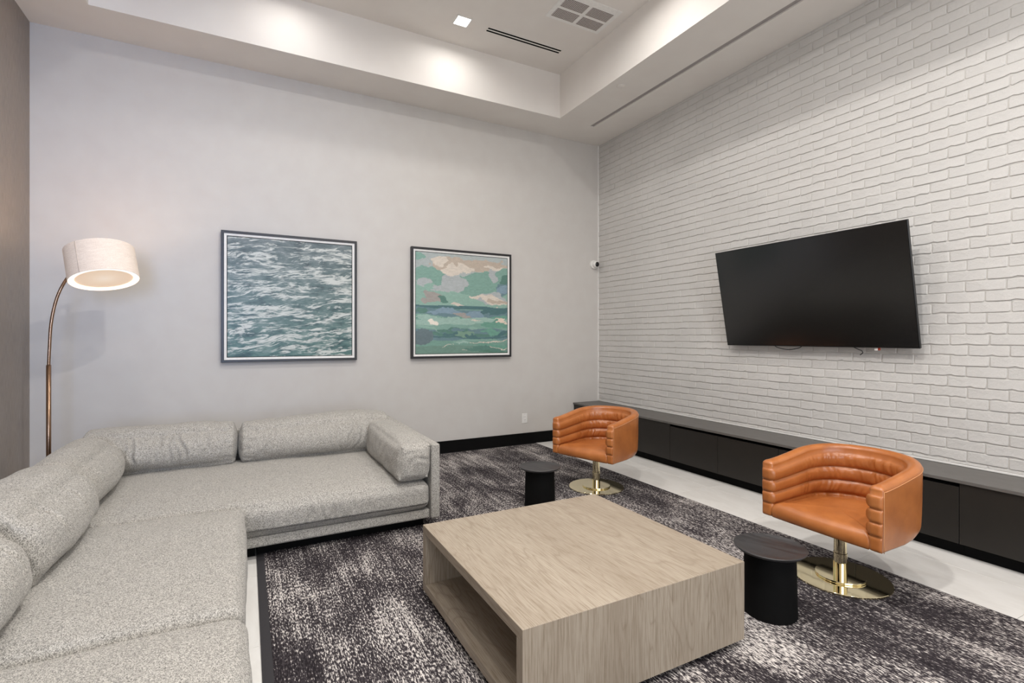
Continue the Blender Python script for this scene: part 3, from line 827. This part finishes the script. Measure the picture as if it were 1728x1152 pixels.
def chair_seat():
    XC, XF, RI = 0.085, -0.212, 0.2465
    loop = []
    N1, N2 = 26, 90
    for k in range(N1): loop.append((XF + (XC - XF) * k / N1, -RI))
    for k in range(N2 + 1):
        a = -math.pi / 2 + math.pi * k / N2; loop.append((XC + (RI + 0.004) * math.cos(a), RI * math.sin(a)))
    for k in range(1, N1 + 1): loop.append((XC - (XC - XF) * k / N1, RI))
    M1 = 44
    for k in range(1, M1):
        f = 2 * k / M1 - 1; loop.append((XF - 0.006 * (1 - f ** 4), RI - 2 * RI * k / M1))
    n = len(loop); cx, cy = -0.02, 0.0
    prof = [(0.18, .283), (0.0, .283), (-0.006, .292), (-0.009, .310), (-0.006, .330), (0.004, .347), (0.020, .359), (0.045, .3665), (0.10, .3705), (0.16, .3735)]
    verts = []
    for (ins, z) in prof:
        for (x, y) in loop:
            front = x < XF + 0.03
            dd = math.hypot(x - cx, y - cy)
            k_ = ins if front else max(ins, 0.0) if ins > 0 else 0
            f = 1 - k_ / dd
            sagz = z - (0.006 if not front else 0) * (1 if z > .33 else 0)
            verts.append((cx + (x - cx) * f, cy + (y - cy) * f, sagz + (0.004 * mnoise.noise(Vector((x * 5, y * 5, z * 5))) if z > .345 else 0)))
    verts.append((cx, cy, .3745)); verts.append((cx, cy, .283))
    faces = []
    for r_ in range(len(prof) - 1):
        for i in range(n):
            j = (i + 1) % n; faces.append((r_ * n + i, r_ * n + j, (r_ + 1) * n + j, (r_ + 1) * n + i))
    b = (len(prof) - 1) * n; apex = len(verts) - 2
    for i in range(n):
        faces.append((b + i, b + (i + 1) % n, apex)); faces.append(((i + 1) % n, i, apex + 1))
    return mesh_from('seat', verts, faces)
def make_chair(label, loc, rotz):
    t = thing('swivel_chair', label, 'chair', loc, rotz, 'tan leather swivel tub chairs')
    me, seam = chair_shell()
    finish('shell', me, M['leather'], t, True)
    tube('piping', seam, 0.0016, M['brown'], t, 6)
    st = finish('seat', chair_seat(), M['leather'], t, True)
    XC, R0 = 0.085, 0.25
    lp = [(-0.19, -R0)] + [(XC + R0 * math.cos(a), R0 * math.sin(a)) for a in np.linspace(-math.pi / 2, math.pi / 2, 40)] + [(-0.19, R0)]
    n = len(lp)
    me = mesh_from('underside', [(x, y, .2805) for x, y in lp] + [(x, y, .2845) for x, y in lp], [tuple(range(n))[::-1], tuple(range(n, 2 * n))] + [(i, (i + 1) % n, n + (i + 1) % n, n + i) for i in range(n)])
    finish('underside', me, M['under'], t)
    lathe('column', [(0, .02), (.0325, .02), (.0325, .135), (.0300, .137), (.0300, .281), (0, .281)], M['brass'], t, 48)
    lathe('base_ring', [(0, .010), (.1165, .010), (.1175, .0115), (.1175, .0195), (.1165, .021), (0, .021)], M['brass'], t, 96)
    lathe('base_plate', [(0, 0), (.231, 0), (.2325, .0015), (.2325, .0085), (.231, .010), (0, .010)], M['brass'], t, 128)
    return t
ch2 = make_chair('tan leather swivel tub chair on a brass disc, nearer one below the television', (2.822, 1.572, RZ), 0.0)
ch1 = dup(ch2, (2.664, 3.498, RZ), math.radians(17.9), 'tan leather swivel tub chair on a brass disc, farther one near the room corner')

# ------------------------------------------------------------------ sofa
SEC = 0
def cushion(name, x0, x1, y0, y1, z0, z1, r, parent, puff=(0.01, 0.01, 0.02), res=0.016, creases=(), low=0.006, lean=None, seed=0, shape=None, pinch=0.0, mat=None):
    hx, hy, hz = (x1 - x0) / 2, (y1 - y0) / 2, (z1 - z0) / 2
    c0 = np.array([(x0 + x1) / 2, (y0 + y1) / 2, (z0 + z1) / 2]); hh = np.array([hx, hy, hz])
    bm = bmesh.new()
    rs = res if isinstance(res, tuple) else (res,) * 3
    ns = [max(6, int(2 * h / r_)) for h, r_ in zip((hx, hy, hz), rs)]
    for ax in range(3):
        b_, c_ = (ax + 1) % 3, (ax + 2) % 3
        for s in (-1, 1):
            grid = []
            for i in range(ns[b_] + 1):
                rowv = []
                for j in range(ns[c_] + 1):
                    p = [0, 0, 0]; p[ax] = s; p[b_] = -1 + 2 * i / ns[b_]; p[c_] = -1 + 2 * j / ns[c_]
                    rowv.append(bm.verts.new(p))
                grid.append(rowv)
            for i in range(ns[b_]):
                for j in range(ns[c_]):
                    f = (grid[i][j], grid[i + 1][j], grid[i + 1][j + 1], grid[i][j + 1])
                    bm.faces.new(f if s > 0 else f[::-1])
    bmesh.ops.remove_doubles(bm, verts=bm.verts, dist=1e-5)
    q = np.array([v.co[:] for v in bm.verts])
    p = q * hh
    rv = np.minimum(np.array(r), hh - 0.002)
    core = np.clip(p, -(hh - rv), hh - rv)
    dlt = (p - core) / rv
    ln = np.linalg.norm(dlt, axis=1, keepdims=True); ln[ln == 0] = 1
    sc_ = np.max(np.abs(dlt), axis=1, keepdims=True)
    p = core + rv * dlt / ln * np.where(sc_ > 0, sc_, 1)
    qx, qy, qz = q[:, 0], q[:, 1], q[:, 2]
    p[:, 0] += puff[0] * qx * (1 - qy ** 2) * (1 - qz ** 2)
    p[:, 1] += puff[1] * qy * (1 - qx ** 2) * (1 - qz ** 2)
    p[:, 2] += puff[2] * qz * (1 - qx ** 4) ** 0.7 * (1 - qy ** 4) ** 0.7
    if pinch:   # draw the corners in
        k_ = (np.abs(qx) * np.abs(qy) * np.abs(qz)) ** 6
        p *= (1 + pinch * k_[:, None])
    # displacement along the normals
    for v, a in zip(bm.verts, p): v.co = a
    bm.normal_update()
    nrm = np.array([v.normal[:] for v in bm.verts])
    disp = np.zeros(len(p))
    for i in range(len(p)):
        P_ = Vector(p[i]) * 1.0
        disp[i] += low * mnoise.noise(P_ * 5.0 + Vector((seed * 7.1, 0, 0))) + low * 0.35 * mnoise.noise(P_ * 16.0 + Vector((0, seed * 3.3, 0)))
    for (ax, pos, wd, dep, bend, bax, lo, hi) in creases:
        bv = p[:, bax]; cc_ = pos + bend * bv + 0.01 * np.sin(bv * 40 + pos * 50)
        span = np.clip((bv - lo) / 0.05, 0, 1) * np.clip((hi - bv) / 0.05, 0, 1)
        dd = (p[:, ax] - cc_) / wd
        disp += (-dep * np.exp(-dd ** 2) + dep * 0.55 * np.exp(-(np.abs(dd) - 1.9) ** 2)) * span
    disp *= np.clip((qz + 0.999) / 0.08, 0, 1)
    p = p + nrm * disp[:, None]
    if shape is not None: p = shape(p, q)
    p = p + c0
    for v, a in zip(bm.verts, p): v.co = a
    me = bpy.data.meshes.new(name); bm.to_mesh(me); bm.free()
    return finish(name, me, mat or M['fabric'], parent, True)

sofa = thing('sectional_sofa', 'L-shaped light grey tweed sectional sofa with loose back cushions', 'sofa', (0, 0, 0))
Fz = 0.078
# frame panels and rails
def panel(name, b, bev=0.012):
    return boxes(name, [b], M['fabric'], sofa, bevel=bev, seg=3)
panel('arm_panel', (1.100, 1.162, 3.245, 4.650, Fz, 0.578))
panel('back_panel', (-1.060, 1.099, 4.590, 4.650, Fz, 0.560))
panel('back_panel', (-1.060, -1.000, 0.86, 4.589, Fz, 0.560))
panel('seat_rail', (-0.060, 1.099, 3.268, 4.589, Fz, 0.138))
panel('seat_rail', (-0.999, -0.035, 0.86, 4.589, Fz, 0.142))
boxes('plinth', [(0.06, 1.08, 3.36, 4.57, 0.0086, Fz + 0.004), (-0.98, 0.048, 3.36, 4.57, 0.0, Fz + 0.004), (-0.98, -0.12, 0.95, 3.36, 0.0, Fz + 0.004)], M['matblack'], sofa)

def slump_front(p, q):
    # front edge of the long seat rolls down; shallow dips where it has been sat on
    p[:, 2] -= 0.016 * np.clip(-q[:, 1], 0, 1) ** 3 * (q[:, 2] > -0.5)
    return p
cr = [(0, x, w_ * 1.3, d_ * 0.95, b_ * 0.5, 2, -0.055, 0.075) for x, w_, d_, b_ in ((0.28, .010, .010, .5), (0.36, .007, .009, -.8), (0.41, .008, .012, .6), (0.47, .010, .007, -.3), (0.53, .008, .006, .3), (0.20, .010, .005, .3), (0.63, .009, .006, -.4), (0.70, .009, .005, .2))]
cushion('seat_cushion', -0.985, 1.094, 3.244, 4.50, 0.150, 0.338, 0.050, sofa, puff=(0.0, 0.010, 0.034), res=(0.008, 0.018, 0.012), creases=cr, low=0.007, seed=1, shape=slump_front)
cushion('seat_cushion', -0.985, -0.006, 1.985, 3.215, 0.145, 0.348, 0.045, sofa, puff=(0.010, 0.0, 0.022), res=0.017, low=0.006, seed=2)
cushion('seat_cushion', -0.985, 0.004, 0.80, 1.978, 0.145, 0.348, 0.055, sofa, puff=(0.012, 0.004, 0.022), res=0.018, low=0.007, seed=3)

def lean_back(axis, amt, z0_):
    def f(p, q):
        p[:, axis] += amt * (q[:, 2] + 1) / 2
        # softly rounded top leaning back
        return p
    return f
def shape_x(p, q):      # left run of cushions: top leans back, ends gently pinched
    p[:, 0] -= 0.05 * (q[:, 2] + 1) / 2
    return p
def shape_y(p, q):
    p[:, 1] += 0.05 * (q[:, 2] + 1) / 2
    return p
def pleats(ax, end, k=7):
    out = []
    for i in range(k):
        z = -0.12 + 0.24 * i / (k - 1)
        out.append((2, z * 0.9, 0.008, 0.006, (0.25 if end > 0 else -0.25) * (1 if i % 2 else -1) * 0.4, ax, end - 0.12 if end > 0 else end, end if end > 0 else end + 0.12))
    return out
bc1 = [(0, x, w_, d_, b_, 2, -0.06, 0.13) for x, w_, d_, b_ in ((-0.15, .011, .015, -.25), (-0.02, .010, .010, .1), (0.05, .010, .009, .05), (0.14, .011, .017, -.35), (0.26, .012, .008, .2))]
cushion('back_cushion', -0.985, -0.058, 4.175, 4.545, 0.345, 0.645, (0.035, 0.165, 0.135), sofa, puff=(0.006, 0.040, 0.020), res=(0.009, 0.014, 0.014), creases=bc1 + pleats(0, 0.46), low=0.009, seed=4, shape=shape_y)
bc2 = [(0, x, w_, d_, b_, 2, -0.10, 0.13) for x, w_, d_, b_ in ((0.22, .012, .015, .35), (0.30, .011, .012, .45), (0.12, .012, .008, -.2), (-0.38, .012, .010, .5))]
def shape_e(p, q):
    p[:, 1] += 0.05 * (q[:, 2] + 1) / 2
    p[:, 2] += 0.012 * np.sin(q[:, 0] * 3.0 + 0.6) * (q[:, 2] > -0.2) * (0.5 + 0.5 * q[:, 2])
    return p
cushion('back_cushion', -0.050, 1.094, 4.170, 4.545, 0.345, 0.645, (0.035, 0.165, 0.135), sofa, puff=(0.006, 0.040, 0.020), res=(0.009, 0.014, 0.014), creases=bc2 + pleats(0, -0.57), low=0.009, seed=5, shape=shape_e)
def shape_arm(p, q):
    p[:, 0] += 0.018 * (q[:, 2] + 1) / 2
    p[:, 2] += 0.020 * (q[:, 1] + 1) / 2 * (q[:, 2] + 1) / 2
    return p
cushion('arm_cushion', 0.862, 1.084, 3.225, 4.20, 0.352, 0.594, 0.052, sofa, puff=(0.020, 0.014, 0.012), res=0.011, low=0.010, seed=6, shape=shape_arm, pinch=0.05,
        creases=[(2, 0.02, .010, .010, .0, 0, -0.02, 0.10), (0, -0.02, .012, .006, .3, 2, -0.05, 0.10), (2, 0.07, .010, .006, .4, 0, -0.10, 0.02)])
for k, (y0, y1, xi, zt_) in enumerate(((3.312, 4.180, -0.690, 0.640), (2.424, 3.304, -0.650, 0.658), (1.545, 2.412, -0.652, 0.655), (0.80, 1.530, -0.658, 0.650))):
    cs = [(1, v, .012, .006, bb, 2, -0.05, 0.14) for v, bb in ((0.1 - 0.05 * k, .4), (-0.22 + .04 * k, -.3), (0.27, .2))]
    hl = (y1 - y0) / 2
    cs += [(1, sg * (hl - 0.012), .012, .012, 0.0, 2, -1.0, 1.0) for sg in (-1, 1)]
    cushion('back_cushion', -0.990, xi, y0, y1, 0.345, zt_, (0.145, 0.080, 0.130), sofa, puff=(0.040, 0.004, 0.026), res=(0.014, 0.010, 0.014), low=0.009, seed=8 + k, shape=shape_x, creases=cs)

# ------------------------------------------------------------------ arc floor lamp
lp = thing('floor_lamp', 'bronze arc floor lamp with lit white drum shade behind the sofa corner', 'lamp', (-1.2535, 4.75, 0))
lathe('base', [(0, 0), (.150, 0), (.152, .003), (.152, .020), (.148, .024), (0, .024)], M['bronze'], lp, 64)
tube('pole', [(0, 0, .022), (0, 0, .5), (0, 0, 1.098)], 0.0142, M['bronze'], lp, 20)
bx, by, bz = -0.937 + 1.2535, 4.622 - 4.75, 1.935
P0, P1, P2, P3, P4 = (0, 0, 1.09), (0.004, 0, 1.21), (0.013, 0.0, 1.39), (0.037, 0.0, 1.545), (0.072, 0.0, 1.66)
def catmull(pts, m=10):
    pts = [Vector(p) for p in pts]; pts = [pts[0] * 2 - pts[1]] + pts + [pts[-1] * 2 - pts[-2]]
    out = []
    for i in range(1, len(pts) - 2):
        for k in range(m):
            t_ = k / m; a, b, c_, d_ = pts[i - 1], pts[i], pts[i + 1], pts[i + 2]
            out.append(0.5 * ((2 * b) + (-a + c_) * t_ + (2 * a - 5 * b + 4 * c_ - d_) * t_ ** 2 + (-a + 3 * b - 3 * c_ + d_) * t_ ** 3))
    out.append(pts[-2]); return out
tube('arm', catmull([P0, P1, P2, P3, P4, (0.115, 0.03, 1.76), (0.185, 0.075, 1.865), (0.245, 0.06, 1.912), (0.292, -0.03, 1.912), (0.314, -0.118, 1.875)]), 0.0098, M['bronze'], lp, 16)
ax_ = Vector((-0.186, 0.286, 1.0)).normalized()
rot = ax_.to_track_quat('Z', 'Y').to_euler()
SR, SH = 0.2045, 0.230
sp = Vector((-0.895 + 1.2535, 4.55 - 4.75, 1.705))
sh = lathe('shade', [(SR - .003, .004), (SR - .003, SH), (SR, SH), (SR, 0.0), (SR - .003, 0.0), (SR - .003, .004)], M['linen'], lp, 96, sp, rot)
lathe('shade_rim', [(SR - .004, .0015), (SR - .037, .006), (SR - .037, .009), (SR - .004, .0045)], M['ring'], sh, 96)['label'] = 'bright white rim'
lathe('diffuser', [(0, .012), (SR - .036, .012), (SR - .036, .015), (0, .015)], M['diff'], sh, 96)['label'] = 'warm glowing diffuser'
# vertical seam facing the room
inv = Matrix.Rotation(0, 3, 'X')
sm_dir = rot.to_matrix().inverted() @ Vector((-0.16, -1.0, 0.0))
aa = math.atan2(sm_dir.y, sm_dir.x) - 0.32
tube('seam', [((SR + .0004) * math.cos(aa), (SR + .0004) * math.sin(aa), z) for z in (0.001, 0.1, SH - .001)], 0.0022, M['seam'], sh, 6)
lathe('hub', [(0, SH - .075), (.016, SH - .075), (.016, SH - .030), (0, SH - .030)], M['bronze'], sh, 24)
for k in range(3):
    a = k * 2 * math.pi / 3 + 0.4
    tube('spoke', [(0.01 * math.cos(a), 0.01 * math.sin(a), SH - .045), ((SR - .002) * math.cos(a), (SR - .002) * math.sin(a), SH - .012)], 0.002, M['bronze'], sh, 6)
ld = bpy.data.lights.new('lamp_bulb', 'POINT'); ld.energy = 6; ld.color = (1.0, 0.80, 0.58); ld.shadow_soft_size = 0.05
lo = bpy.data.objects.new('lamp_bulb', ld); COL.objects.link(lo)
lo.location = Vector((-0.895, 4.55, 1.705)) + ax_ * 0.12
